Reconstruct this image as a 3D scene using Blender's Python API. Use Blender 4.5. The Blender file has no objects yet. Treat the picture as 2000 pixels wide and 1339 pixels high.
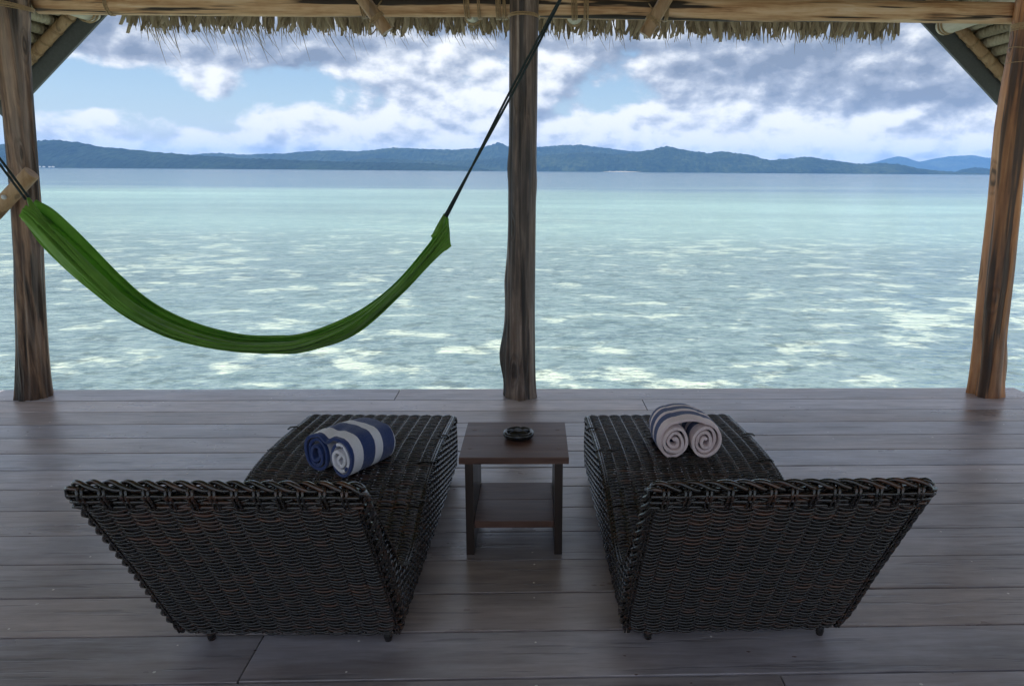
import bpy, bmesh, math, random
import numpy as np
from mathutils import Vector, Matrix, noise as mnoise

random.seed(11)
RNG = np.random.default_rng(11)
scene = bpy.context.scene
COL = scene.collection
PI = math.pi

# ------------------------------------------------------------------ camera
cam = bpy.data.cameras.new('camera')
cam.sensor_width = 36.0
cam.lens = 27.0
cam.clip_start = 0.05
cam.clip_end = 60000
cam_obj = bpy.data.objects.new('camera', cam)
COL.objects.link(cam_obj)
cam.shift_x = -0.043815        # the frame is an off-centre crop of the lens
_f = Vector((0.035895, 0.975222, -0.218298))
_r = Vector((0.999356, -0.035075, 0.007631))
_d = Vector((-0.000214, -0.218431, -0.975852))
cam_obj.matrix_world = Matrix(((_r.x, -_d.x, -_f.x, 0.0), (_r.y, -_d.y, -_f.y, 0.0),
                               (_r.z, -_d.z, -_f.z, 1.6), (0, 0, 0, 1)))
scene.camera = cam_obj

# ------------------------------------------------------------------ render set-up
scene.render.engine = 'CYCLES'
scene.cycles.max_bounces = 10
scene.cycles.diffuse_bounces = 5
scene.cycles.glossy_bounces = 4
scene.cycles.transparent_max_bounces = 12
scene.cycles.volume_bounces = 1
scene.cycles.use_denoising = True
scene.cycles.sample_clamp_indirect = 6.0
scene.view_settings.view_transform = 'Standard'
scene.view_settings.look = 'None'
scene.view_settings.gamma = 1.0
scene.view_settings.use_curve_mapping = False
scene.view_settings.exposure = 1.05

SUN_EL, SUN_AZ = 66.0, 262.0      # degrees; azimuth clockwise from the view direction (+Y): high on the left
SUN_STRENGTH = 2.8
SKY_STRENGTH = 0.1


# ------------------------------------------------------------------ node helper
class NT:
    def __init__(s, tree):
        s.t = tree
        s.n = tree.nodes
        s.l = tree.links

    def new(s, kind, **kw):
        n = s.n.new(kind)
        for k, v in kw.items():
            setattr(n, k, v)
        return n

    def put(s, sock, v):
        if isinstance(v, bpy.types.NodeSocket):
            s.l.new(v, sock)
        elif v is not None:
            sock.default_value = v

    def math(s, op, a, b=None, c=None, clamp=False):
        n = s.new('ShaderNodeMath', operation=op, use_clamp=clamp)
        s.put(n.inputs[0], a)
        if b is not None: s.put(n.inputs[1], b)
        if c is not None: s.put(n.inputs[2], c)
        return n.outputs[0]

    def vmath(s, op, a, b=None):
        n = s.new('ShaderNodeVectorMath', operation=op)
        s.put(n.inputs[0], a)
        if b is not None: s.put(n.inputs[1], b)
        return n.outputs[0]

    def noise(s, vec, scale, detail=4.0, rough=0.5, dist=0.0, lac=2.0):
        n = s.new('ShaderNodeTexNoise')
        s.put(n.inputs['Vector'], vec)
        n.inputs['Scale'].default_value = scale
        n.inputs['Detail'].default_value = detail
        n.inputs['Roughness'].default_value = rough
        n.inputs['Distortion'].default_value = dist
        n.inputs['Lacunarity'].default_value = lac
        return n.outputs['Fac']

    def ramp(s, fac, stops, interp='LINEAR'):
        n = s.new('ShaderNodeValToRGB')
        cr = n.color_ramp
        cr.interpolation = interp
        while len(cr.elements) < len(stops):
            cr.elements.new(0.5)
        for e, (p, c) in zip(cr.elements, stops):
            e.position = p
            e.color = (c[0], c[1], c[2], 1) if not isinstance(c, (int, float)) else (c, c, c, 1)
        s.put(n.inputs[0], fac)
        return n.outputs[0]

    def mix(s, fac, a, b, blend='MIX'):
        n = s.new('ShaderNodeMix', data_type='RGBA', blend_type=blend)
        n.clamp_factor = True
        s.put(n.inputs[0], fac)
        s.put(n.inputs[6], (*a, 1) if isinstance(a, tuple) and len(a) == 3 else a)
        s.put(n.inputs[7], (*b, 1) if isinstance(b, tuple) and len(b) == 3 else b)
        return n.outputs[2]

    def maprange(s, v, a, b, c=0.0, d=1.0, kind='LINEAR'):
        n = s.new('ShaderNodeMapRange', interpolation_type=kind)
        s.put(n.inputs[0], v)
        for i, x in zip((1, 2, 3, 4), (a, b, c, d)):
            s.put(n.inputs[i], x)
        return n.outputs[0]

    def mapping(s, vec, scale=(1, 1, 1), loc=(0, 0, 0), rot=(0, 0, 0)):
        n = s.new('ShaderNodeMapping')
        s.put(n.inputs[0], vec)
        n.inputs['Location'].default_value = loc
        n.inputs['Rotation'].default_value = rot
        n.inputs['Scale'].default_value = scale
        return n.outputs[0]

    def bump(s, h, strength=0.5, dist=0.01, normal=None):
        n = s.new('ShaderNodeBump')
        n.inputs['Strength'].default_value = strength
        n.inputs['Distance'].default_value = dist
        s.put(n.inputs['Height'], h)
        if normal is not None: s.put(n.inputs['Normal'], normal)
        return n.outputs[0]


# ------------------------------------------------------------------ world: daylight sky with clouds
world = bpy.data.worlds.new('World')
scene.world = world
world.use_nodes = True
w = NT(world.node_tree)
w.n.clear()
sky = w.new('ShaderNodeTexSky', sky_type='NISHITA')
sky.sun_disc = False
sky.sun_elevation = math.radians(SUN_EL)
sky.sun_rotation = math.radians(SUN_AZ)
sky.air_density = 1.0
sky.dust_density = 0.6
sky.ozone_density = 2.0
tc = w.new('ShaderNodeTexCoord')
dirv = tc.outputs['Generated']
sep = w.new('ShaderNodeSeparateXYZ')
w.put(sep.inputs[0], dirv)
dx, dy, dz = sep.outputs
fy = w.math('MAXIMUM', dy, 0.25)
tx = w.math('ADD', w.math('DIVIDE', dx, fy), 0.055)
tz = w.math('DIVIDE', dz, fy)
up = w.math('MAXIMUM', dz, 0.0)

def blob(cx, cz, sx, sz):
    a = w.math('DIVIDE', w.math('SUBTRACT', tx, cx), sx)
    b = w.math('DIVIDE', w.math('SUBTRACT', tz, cz), sz)
    q = w.math('ADD', w.math('MULTIPLY', a, a), w.math('MULTIPLY', b, b))
    return w.math('EXPONENT', w.math('MULTIPLY', q, -1.0))

def blobs(lst, start=0.0):
    acc = start
    for (cx, cz, sx, sz, k) in lst:
        acc = w.math('MULTIPLY_ADD', blob(cx, cz, sx, sz), k, acc)
    return acc

pc = w.mapping(dirv, scale=(1.0, 1.0, 1.75), loc=(3.1, 0.4, 0.7))
pc_up = w.mapping(dirv, scale=(1.0, 1.0, 1.75), loc=(3.090, 0.4, 0.7 + 0.024))

def billow(vec):
    v = w.new('ShaderNodeTexVoronoi', feature='SMOOTH_F1')
    wv = w.new('ShaderNodeVectorMath', operation='MULTIPLY_ADD')
    nz = w.new('ShaderNodeTexNoise')
    nz.inputs['Scale'].default_value = 22.0
    nz.inputs['Detail'].default_value = 4.0
    w.put(nz.inputs['Vector'], vec)
    w.put(wv.inputs[0], nz.outputs['Color'])
    wv.inputs[1].default_value = (0.03, 0.03, 0.03)
    w.put(wv.inputs[2], vec)
    w.put(v.inputs['Vector'], wv.outputs[0])
    v.inputs['Scale'].default_value = 30.0
    v.inputs['Smoothness'].default_value = 0.6
    return v.outputs['Distance']

n1 = w.math('MULTIPLY_ADD', billow(pc), -0.16, w.math('ADD', w.noise(pc, 11.0, 11.0, 0.58, 0.1), 0.075))
n1u = w.math('MULTIPLY_ADD', billow(pc_up), -0.16, w.math('ADD', w.noise(pc_up, 11.0, 11.0, 0.58, 0.1), 0.075))
nbig = w.noise(w.mapping(dirv, scale=(1, 1, 2.6), loc=(7.0, 1.0, 2.0)), 3.2, 3.0, 0.5)
cover = blobs(start=0.10, lst=[
    (-0.40, 0.088, 0.21, 0.038, -0.34),    # clear blue at the left
    (-0.33, 0.152, 0.21, 0.024, 0.40),     # long grey cloud under the eave, left
    (-0.333, 0.096, 0.040, 0.019, 0.40),   # small lone cloud
    (-0.473, 0.062, 0.022, 0.012, 0.36),
    (-0.44, 0.034, 0.10, 0.012, 0.20),
    (-0.20, 0.055, 0.13, 0.030, 0.10),
    (-0.03, 0.095, 0.15, 0.075, 0.13),
    (0.16, 0.085, 0.07, 0.030, -0.20),     # thin blue gap right of the middle post
    (0.32, 0.125, 0.16, 0.050, 0.16),
    (0.45, 0.058, 0.26, 0.030, 0.44),      # bright bank low on the right
    (0.56, 0.125, 0.16, 0.050, 0.24),
    (0.20, 0.030, 0.34, 0.020, 0.20),
    (0.12, 0.165, 0.60, 0.020, 0.22),
])
dens_raw = w.math('ADD', w.math('ADD', n1, w.math('MULTIPLY_ADD', nbig, 0.5, -0.25)), cover)
dens = w.maprange(dens_raw, 0.47, 0.66, kind='SMOOTHSTEP')
# shading: lit where the cloud thins upwards (towards the light), grey in the thick undersides
slope = w.math('SUBTRACT', n1, n1u)
grey_bias = blobs([
    (-0.34, 0.150, 0.24, 0.030, -0.40),
    (0.34, 0.120, 0.20, 0.045, -0.24),
    (0.56, 0.105, 0.16, 0.026, -0.34),
    (0.52, 0.155, 0.20, 0.030, -0.22),
    (0.15, 0.168, 0.50, 0.018, -0.16),
    (0.10, 0.034, 0.60, 0.020, 0.22),
    (0.13, 0.120, 0.08, 0.05, -0.14),
    (0.42, 0.056, 0.27, 0.028, 0.52),
    (-0.333, 0.098, 0.045, 0.02, 0.55),
    (-0.44, 0.045, 0.12, 0.022, 0.34),
    (-0.10, 0.06, 0.25, 0.035, 0.12),
    (-0.04, 0.125, 0.13, 0.035, 0.26),
])
lit = w.math('ADD', w.math('MULTIPLY_ADD', slope, 3.0, 0.62), grey_bias)
lit = w.math('MULTIPLY_ADD', w.maprange(dens_raw, 0.62, 0.95), -0.12, lit)
cloud_col = w.ramp(lit, [(0.0, (0.25, 0.30, 0.39)), (0.35, (0.40, 0.45, 0.545)), (0.62, (0.66, 0.70, 0.765)), (0.85, (0.92, 0.94, 0.96)), (1.0, (1.0, 1.0, 1.0))])
CLOUD_GAIN = 0.53 / SKY_STRENGTH
cl = w.vmath('MULTIPLY', cloud_col, (CLOUD_GAIN,) * 3)
skyc = w.vmath('MULTIPLY', sky.outputs[0], (0.52, 0.575, 0.625))
# thin bright air low over the horizon
hz = w.math('EXPONENT', w.math('MULTIPLY', up, -16.0))
air = w.vmath('MULTIPLY', (0.78, 0.82, 0.90), (0.54 / SKY_STRENGTH,) * 3)
skyc = w.mix(w.math('MULTIPLY', hz, 0.55), skyc, air)
full = w.mix(dens, skyc, cl)
full = w.mix(w.math('MULTIPLY', w.math('EXPONENT', w.math('MULTIPLY', up, -40.0)), 0.55), full, air)
bg = w.new('ShaderNodeBackground')
w.put(bg.inputs[0], full)
bg.inputs[1].default_value = SKY_STRENGTH
wo = w.new('ShaderNodeOutputWorld')
w.l.new(bg.outputs[0], wo.inputs[0])

sun = bpy.data.lights.new('sun', 'SUN')
sun.energy = SUN_STRENGTH
sun.angle = math.radians(0.53)
sun.color = (1.0, 0.95, 0.88)
sun_obj = bpy.data.objects.new('sun', sun)
COL.objects.link(sun_obj)
_e, _a = math.radians(SUN_EL), math.radians(SUN_AZ)
sdir = Vector((math.sin(_a) * math.cos(_e), math.cos(_a) * math.cos(_e), math.sin(_e)))
sun_obj.rotation_euler = sdir.to_track_quat('Z', 'Y').to_euler()


# ------------------------------------------------------------------ object helpers
def thing(name, label, cat, loc=(0, 0, 0), rz=0.0, group=None):
    o = bpy.data.objects.new(name, None)
    o.empty_display_size = 0.1
    COL.objects.link(o)
    o.location = loc
    o.rotation_euler = (0, 0, rz)
    o['label'] = label
    o['category'] = cat
    if group: o['group'] = group
    return o


def tag(o, label=None, cat=None, group=None, kind=None):
    if label: o['label'] = label
    if cat: o['category'] = cat
    if group: o['group'] = group
    if kind: o['kind'] = kind
    return o


def mesh_data(name, verts, faces, mat=None, smooth=False):
    me = bpy.data.meshes.new(name)
    me.from_pydata([tuple(v) for v in verts], [], [tuple(f) for f in faces])
    if mat: me.materials.append(mat)
    if smooth:
        me.polygons.foreach_set('use_smooth', [True] * len(me.polygons))
    me.update()
    return me


def link(name, me, parent=None, loc=(0, 0, 0), rot=(0, 0, 0)):
    o = bpy.data.objects.new(name, me)
    COL.objects.link(o)
    if parent: o.parent = parent
    o.location = loc
    o.rotation_euler = rot
    return o


class MB:
    """collects simple solids into one mesh"""
    def __init__(s):
        s.v, s.f = [], []

    def add(s, v, f):
        b = len(s.v)
        s.v += [tuple(x) for x in v]
        s.f += [tuple(i + b for i in q) for q in f]
        return s

    def box(s, c, size, M=None, bev=0.0):
        x, y, z = size[0] / 2, size[1] / 2, size[2] / 2
        if bev <= 0:
            v = [(-x, -y, -z), (x, -y, -z), (x, y, -z), (-x, y, -z), (-x, -y, z), (x, -y, z), (x, y, z), (-x, y, z)]
            f = [(3, 2, 1, 0), (4, 5, 6, 7), (0, 1, 5, 4), (1, 2, 6, 5), (2, 3, 7, 6), (3, 0, 4, 7)]
        else:
            bm = bmesh.new()
            bmesh.ops.create_cube(bm, size=1.0)
            for q in bm.verts:
                q.co = Vector((q.co.x * size[0], q.co.y * size[1], q.co.z * size[2]))
            bmesh.ops.bevel(bm, geom=bm.edges[:], offset=bev, segments=2, affect='EDGES', profile=0.6)
            bm.verts.index_update()
            v = [q.co.copy() for q in bm.verts]
            f = [[q.index for q in p.verts] for p in bm.faces]
            bm.free()
        out = []
        for p in v:
            p = Vector(p)
            if M: p = M @ p
            out.append((p.x + c[0], p.y + c[1], p.z + c[2]))
        return s.add(out, f)

    def tube(s, pts, rad, sides=8, cap=True, flat=1.0, up=None):
        pts = [Vector(p) for p in pts]
        n = len(pts)
        rads = rad if hasattr(rad, '__len__') else [rad] * n
        t0 = (pts[1] - pts[0]).normalized()
        u = Vector(up) if up else (Vector((0, 0, 1)) if abs(t0.z) < 0.9 else Vector((1, 0, 0)))
        v, f = [], []
        for i, p in enumerate(pts):
            t = (pts[min(i + 1, n - 1)] - pts[max(i - 1, 0)])
            t = t.normalized() if t.length > 1e-9 else t0
            u = (u - t * u.dot(t))
            u = u.normalized() if u.length > 1e-6 else t.orthogonal().normalized()
            b = t.cross(u)
            for k in range(sides):
                a = 2 * PI * k / sides
                v.append(p + u * (math.cos(a) * rads[i] * flat) + b * (math.sin(a) * rads[i]))
        for i in range(n - 1):
            for k in range(sides):
                k2 = (k + 1) % sides
                f.append((i * sides + k, i * sides + k2, (i + 1) * sides + k2, (i + 1) * sides + k))
        if cap:
            f.append(tuple(reversed(range(sides))))
            f.append(tuple(range((n - 1) * sides, n * sides)))
        return s.add(v, f)

    def ring(s, c, axis, R, r, seg=28, sides=6, wob=0.0, squash=1.0):
        axis = Vector(axis).normalized()
        a = axis.orthogonal().normalized()
        b = axis.cross(a)
        ph = random.random() * 6
        pts = []
        for i in range(seg):
            t = 2 * PI * i / seg
            pts.append((Vector(c) + a * (R * math.cos(t)) + b * (R * squash * math.sin(t)) + axis * (wob * math.sin(t + ph)), a * math.cos(t) + b * math.sin(t)))
        v, f = [], []
        for p, o in pts:
            for k in range(sides):
                g = 2 * PI * k / sides
                v.append(p + o * (r * math.cos(g)) + axis * (r * math.sin(g)))
        for i in range(seg):
            j = (i + 1) % seg
            for k in range(sides):
                k2 = (k + 1) % sides
                f.append((i * sides + k, j * sides + k, j * sides + k2, i * sides + k2))
        return s.add(v, f)

    def build(s, name, mat, parent=None, smooth=False, loc=(0, 0, 0), rot=(0, 0, 0)):
        return link(name, mesh_data(name, s.v, s.f, mat, smooth), parent, loc, rot)


def copy_tree(o, parent=None):
    c = o.copy()
    COL.objects.link(c)
    c.parent = parent
    for ch in list(o.children):
        copy_tree(ch, c)
    return c


def interp(xs, ys, x):
    return float(np.interp(x, xs, ys))


def smooth_path(pts, n):
    """Catmull-Rom through pts, n samples"""
    P = np.array(pts, float)
    P = np.vstack([2 * P[0] - P[1], P, 2 * P[-1] - P[-2]])
    m = len(P) - 3
    out = []
    for i in range(n):
        t = i / (n - 1) * m
        k = min(int(t), m - 1)
        u = t - k
        p0, p1, p2, p3 = P[k], P[k + 1], P[k + 2], P[k + 3]
        out.append(0.5 * ((2 * p1) + (-p0 + p2) * u + (2 * p0 - 5 * p1 + 4 * p2 - p3) * u ** 2 + (-p0 + 3 * p1 - 3 * p2 + p3) * u ** 3))
    return np.array(out)


# ------------------------------------------------------------------ materials
def new_mat(name):
    m = bpy.data.materials.new(name)
    m.use_nodes = True
    t = NT(m.node_tree)
    t.n.clear()
    out = t.new('ShaderNodeOutputMaterial')
    p = t.new('ShaderNodeBsdfPrincipled')
    t.l.new(p.outputs[0], out.inputs[0])
    return m, t, p, out


def obj_coords(t, per_object=True):
    c = t.new('ShaderNodeTexCoord').outputs['Object']
    if per_object:
        r = t.new('ShaderNodeObjectInfo').outputs['Random']
        cx = t.new('ShaderNodeCombineXYZ')
        for i, k in enumerate((37.0, 71.0, 53.0)):
            t.put(cx.inputs[i], t.math('MULTIPLY', r, k))
        return t.vmath('ADD', c, cx.outputs[0]), r
    return c, None


def wood_mat(name, stops, grain=(1.2, 26, 26), rough=(0.45, 0.7), spec=0.4, bumpd=0.002, bumps=0.6, crack=0.0, vary=0.25, big=1.3, crack_scale=1.0, warp=0.08, streak=0.0, crack_at=0.60, hue=0.0):
    m, t, p, _ = new_mat(name)
    c, rnd = obj_coords(t)
    wob = t.noise(c, 2.2, 3.0, 0.5)
    c2 = t.vmath('ADD', t.mapping(c, scale=grain), t.vmath('MULTIPLY', t.new('ShaderNodeCombineXYZ').outputs[0], (0, 0, 0)))
    off = t.new('ShaderNodeCombineXYZ')
    for i in range(3):
        t.put(off.inputs[i], t.math('MULTIPLY', wob, warp * grain[i]))
    c2 = t.vmath('ADD', c2, off.outputs[0])
    g = t.noise(c2, 1.0, 9.0, 0.62)
    fine = t.noise(t.mapping(c, scale=tuple(4 * x for x in grain)), 1.0, 5.0, 0.6)
    patch = t.noise(t.mapping(c, scale=(big * (0.5 if grain[0] < grain[1] else 1.0), big * (0.5 if grain[1] < grain[2] and grain[1] < grain[0] else 1.0), big * (0.5 if grain[2] < grain[0] else 1.0))), 2.0, 5.0, 0.6)
    f = t.math('ADD', t.math('MULTIPLY', g, 0.62), t.math('ADD', t.math('MULTIPLY', patch, 0.42), t.math('MULTIPLY_ADD', fine, 0.24, -0.14)))
    col = t.ramp(f, stops)
    if vary:
        br = t.maprange(rnd, 0, 1, 1 - vary, 1 + vary)
        col = t.vmath('MULTIPLY', col, br)
    if hue:
        r2 = t.math('FRACT', t.math('MULTIPLY', rnd, 17.3))
        wm = t.math('ADD', t.math('MULTIPLY', r2, 0.65), t.math('MULTIPLY', t.maprange(t.noise(t.mapping(c, scale=(0.7, 3.0, 3.0), loc=(1, 8, 3)), 1.0, 4.0, 0.6), 0.32, 0.68), 0.35))
        col = t.vmath('MULTIPLY', col, t.mix(wm, (1.0 + hue, 1.0, 1.0 - hue * 1.1), (1.0 - hue * 0.7, 1.0, 1.0 + hue * 0.8)))
        st = t.noise(t.mapping(c, scale=(1.6, 5.0, 5.0), loc=(9, 2, 4)), 1.0, 6.0, 0.65)
        col = t.vmath('MULTIPLY', col, t.maprange(st, 0.38, 0.60, 0.74, 1.10))
    h = t.math('ADD', g, t.math('MULTIPLY', fine, 0.35))
    if crack:
        cr = t.noise(t.mapping(c, scale=tuple(x * 0.8 * crack_scale for x in grain), loc=(4, 9, 2)), 1.0, 3.0, 0.55)
        k = t.maprange(cr, crack_at, crack_at + 0.05)
        kk = t.math('MULTIPLY', k, crack)
        col = t.mix(kk, col, (0.012, 0.011, 0.010))
        h = t.math('SUBTRACT', h, t.math('MULTIPLY', k, 0.8))
    if streak:
        sk = t.noise(t.mapping(c, scale=(7.5, 7.5, 0.28), loc=(2, 5, 1)), 1.0, 3.0, 0.55)
        col = t.mix(t.math('MULTIPLY', t.maprange(sk, 0.50, 0.57), streak), col, (0.020, 0.017, 0.016))
        col = t.mix(t.math('MULTIPLY', t.maprange(sk, 0.45, 0.37), streak * 0.55), col, (0.52, 0.40, 0.32))
        kv = t.new('ShaderNodeTexVoronoi', feature='F1')
        t.put(kv.inputs['Vector'], t.vmath('ADD', t.mapping(c, scale=(5.0, 5.0, 1.9)), t.vmath('MULTIPLY', t.new('ShaderNodeTexNoise').outputs['Color'], (0.25, 0.25, 0.25))))
        kv.inputs['Scale'].default_value = 1.0
        kd = kv.outputs['Distance']
        ring = t.math('SINE', t.math('MULTIPLY', kd, 60.0))
        inside = t.maprange(kd, 0.30, 0.12)
        col = t.mix(t.math('MULTIPLY', inside, t.maprange(ring, -0.2, 0.9, 0.25, 0.85)), col, (0.030, 0.020, 0.015))
        h = t.math('MULTIPLY_ADD', t.math('MULTIPLY', inside, ring), 0.35, h)
    t.put(p.inputs['Base Color'], col)
    t.put(p.inputs['Roughness'], t.maprange(patch, 0.3, 0.7, rough[0], rough[1]))
    p.inputs['Specular IOR Level'].default_value = spec
    t.put(p.inputs['Normal'], t.bump(h, bumps, bumpd))
    return m


def plain_mat(name, col, rough=0.6, spec=0.4, nscale=60.0, amt=0.25, bumpd=0.001):
    m, t, p, _ = new_mat(name)
    c, rnd = obj_coords(t)
    n = t.noise(c, nscale, 5.0, 0.6)
    k = t.maprange(n, 0.25, 0.75, 1 - amt, 1 + amt)
    t.put(p.inputs['Base Color'], t.vmath('MULTIPLY', tuple(col), k))
    p.inputs['Roughness'].default_value = rough
    p.inputs['Specular IOR Level'].default_value = spec
    if bumpd: t.put(p.inputs['Normal'], t.bump(n, 0.5, bumpd))
    return m


M_DECK = wood_mat('deck_wood', [(0.25, (0.205, 0.168, 0.168)), (0.42, (0.355, 0.310, 0.322)), (0.55, (0.430, 0.390, 0.415)), (0.75, (0.52, 0.490, 0.530))],  # weathered wood, with the lavender cast of skylit shade put into its colour
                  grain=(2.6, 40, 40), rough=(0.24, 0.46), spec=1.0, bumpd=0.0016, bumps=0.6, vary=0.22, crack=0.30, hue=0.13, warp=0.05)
M_BEAM = wood_mat('weathered_beam_wood', [(0.33, (0.13, 0.060, 0.026)), (0.44, (0.46, 0.25, 0.115)), (0.55, (0.66, 0.43, 0.235)), (0.70, (0.78, 0.61, 0.42))],
                  grain=(1.1, 22, 22), rough=(0.5, 0.75), spec=0.3, bumpd=0.004, crack=0.95, vary=0.08, crack_at=0.555)
M_LOG = wood_mat('pale_log_wood', [(0.28, (0.26, 0.20, 0.13)), (0.5, (0.46, 0.40, 0.29)), (0.75, (0.60, 0.56, 0.45))],
                 grain=(18, 1.0, 18), rough=(0.5, 0.7), spec=0.3, bumpd=0.003, crack=0.5, vary=0.1)
M_BAMBOO = wood_mat('bamboo_pole_wood', [(0.28, (0.20, 0.11, 0.05)), (0.5, (0.36, 0.22, 0.11)), (0.75, (0.50, 0.36, 0.21))],
                    grain=(20, 20, 1.2), rough=(0.4, 0.6), spec=0.4, bumpd=0.002, crack=0.4, vary=0.1)
M_POST_L = wood_mat('left_post_wood', [(0.33, (0.020, 0.014, 0.012)), (0.45, (0.12, 0.068, 0.042)), (0.55, (0.30, 0.18, 0.11)), (0.68, (0.55, 0.42, 0.31))],
                    grain=(17, 17, 0.75), crack_at=0.57, streak=0.7, rough=(0.4, 0.65), spec=0.4, bumpd=0.022, crack=0.8, vary=0.0)
M_POST_M = wood_mat('middle_post_wood', [(0.36, (0.018, 0.014, 0.012)), (0.46, (0.085, 0.057, 0.043)), (0.56, (0.205, 0.145, 0.112)), (0.68, (0.50, 0.41, 0.34))],
                    grain=(19, 19, 0.7), crack_at=0.57, streak=0.5, rough=(0.32, 0.55), spec=0.45, bumpd=0.022, crack=0.75, vary=0.0)
M_POST_R = wood_mat('right_post_wood', [(0.32, (0.040, 0.016, 0.009)), (0.43, (0.27, 0.105, 0.038)), (0.55, (0.54, 0.235, 0.085)), (0.70, (0.70, 0.43, 0.24))],
                    grain=(11, 11, 0.6), crack_at=0.57, streak=0.34, rough=(0.4, 0.6), spec=0.5, bumpd=0.014, crack=0.8, vary=0.0)
M_TABLE = wood_mat('dark_table_wood', [(0.25, (0.045, 0.023, 0.017)), (0.5, (0.120, 0.062, 0.046)), (0.75, (0.21, 0.125, 0.098))],
                   grain=(2.2, 30, 30), rough=(0.36, 0.55), spec=0.45, bumpd=0.001, vary=0.12)
M_TABLE_LEG = wood_mat('black_brown_table_wood', [(0.25, (0.014, 0.009, 0.007)), (0.5, (0.032, 0.020, 0.016)), (0.75, (0.07, 0.046, 0.038))],
                       grain=(30, 30, 2.2), rough=(0.34, 0.5), spec=0.45, bumpd=0.001, vary=0.1)
M_RATTAN = plain_mat('rattan_binding', (0.36, 0.24, 0.12), 0.5, 0.4, 90, 0.35)
M_ROPE = plain_mat('dark_rope', (0.022, 0.034, 0.032), 0.7, 0.25, 240, 0.5, 0.002)
M_BOARD = plain_mat('grey_board_paint', (0.105, 0.112, 0.108), 0.55, 0.35, 55, 0.16, 0.0006)
M_STEEL = plain_mat('bolt_metal', (0.55, 0.56, 0.55), 0.35, 0.6, 60, 0.2, 0)
M_SCREW = plain_mat('pale_screw_plug', (0.84, 0.80, 0.76), 0.5, 0.4, 60, 0.3, 0)
M_GLAZE = plain_mat('black_glaze', (0.012, 0.012, 0.013), 0.16, 0.6, 40, 0.3, 0.0004)
M_HOUSE = plain_mat('pale_house_paint', (0.42, 0.42, 0.41), 0.7, 0.3, 2, 0.1, 0)
M_SAND = plain_mat('beach_sand', (0.52, 0.46, 0.36), 0.9, 0.2, 0.05, 0.2, 0)


def thatch_mat(name, stops):
    m, t, p, _ = new_mat(name)
    c, rnd = obj_coords(t)
    n = t.noise(t.mapping(c, scale=(60, 60, 5)), 1.0, 5.0, 0.6)
    f = t.math('ADD', t.math('MULTIPLY', n, 0.55), t.math('MULTIPLY', rnd, 0.45))
    t.put(p.inputs['Base Color'], t.ramp(f, stops))
    p.inputs['Roughness'].default_value = 0.65
    p.inputs['Specular IOR Level'].default_value = 0.3
    t.put(p.inputs['Normal'], t.bump(n, 0.4, 0.002))
    return m


M_THATCH = thatch_mat('thatch_leaf', [(0.15, (0.11, 0.080, 0.045)), (0.45, (0.30, 0.235, 0.145)), (0.8, (0.52, 0.43, 0.29))])
M_BUNDLE = thatch_mat('thatch_bundle_leaf', [(0.2, (0.16, 0.125, 0.075)), (0.5, (0.33, 0.28, 0.185)), (0.8, (0.50, 0.44, 0.31))])


def wicker_mat():
    m, t, p, _ = new_mat('dark_wicker')
    c, rnd = obj_coords(t, False)
    n = t.noise(t.mapping(c, scale=(5, 75, 75)), 1.0, 2.0, 0.6)
    n2 = t.noise(c, 3.0, 2.0)
    f = t.math('ADD', t.math('MULTIPLY', n, 0.75), t.math('MULTIPLY', n2, 0.25))
    t.put(p.inputs['Base Color'], t.ramp(f, [(0.36, (0.004, 0.004, 0.004)), (0.52, (0.008, 0.006, 0.005)), (0.70, (0.090, 0.031, 0.012))]))
    t.put(p.inputs['Roughness'], t.maprange(n, 0.3, 0.7, 0.20, 0.34))
    p.inputs['Specular IOR Level'].default_value = 0.6
    p.inputs['Coat Weight'].default_value = 0.45
    p.inputs['Coat Roughness'].default_value = 0.07
    return m


M_WICKER = wicker_mat()


def cloth_mat():
    m, t, p, out = new_mat('green_hammock_cloth')
    c, rnd = obj_coords(t, False)
    n = t.noise(t.mapping(c, scale=(6, 6, 6)), 1.0, 4.0, 0.6)
    fine = t.noise(c, 900.0, 2.0, 0.5)
    col = t.ramp(n, [(0.3, (0.13, 0.31, 0.040)), (0.7, (0.22, 0.44, 0.065))])
    t.put(p.inputs['Base Color'], col)
    p.inputs['Roughness'].default_value = 0.62
    p.inputs['Specular IOR Level'].default_value = 0.3
    p.inputs['Sheen Weight'].default_value = 0.15
    t.put(p.inputs['Normal'], t.bump(fine, 0.15, 0.0008))
    tr = t.new('ShaderNodeBsdfTranslucent')
    t.put(tr.inputs[0], t.vmath('MULTIPLY', col, (1.5, 1.6, 1.0)))
    mx = t.new('ShaderNodeMixShader')
    mx.inputs[0].default_value = 0.36
    t.l.new(p.outputs[0], mx.inputs[1])
    t.l.new(tr.outputs[0], mx.inputs[2])
    t.l.new(mx.outputs[0], out.inputs[0])
    return m


M_CLOTH = cloth_mat()


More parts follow.
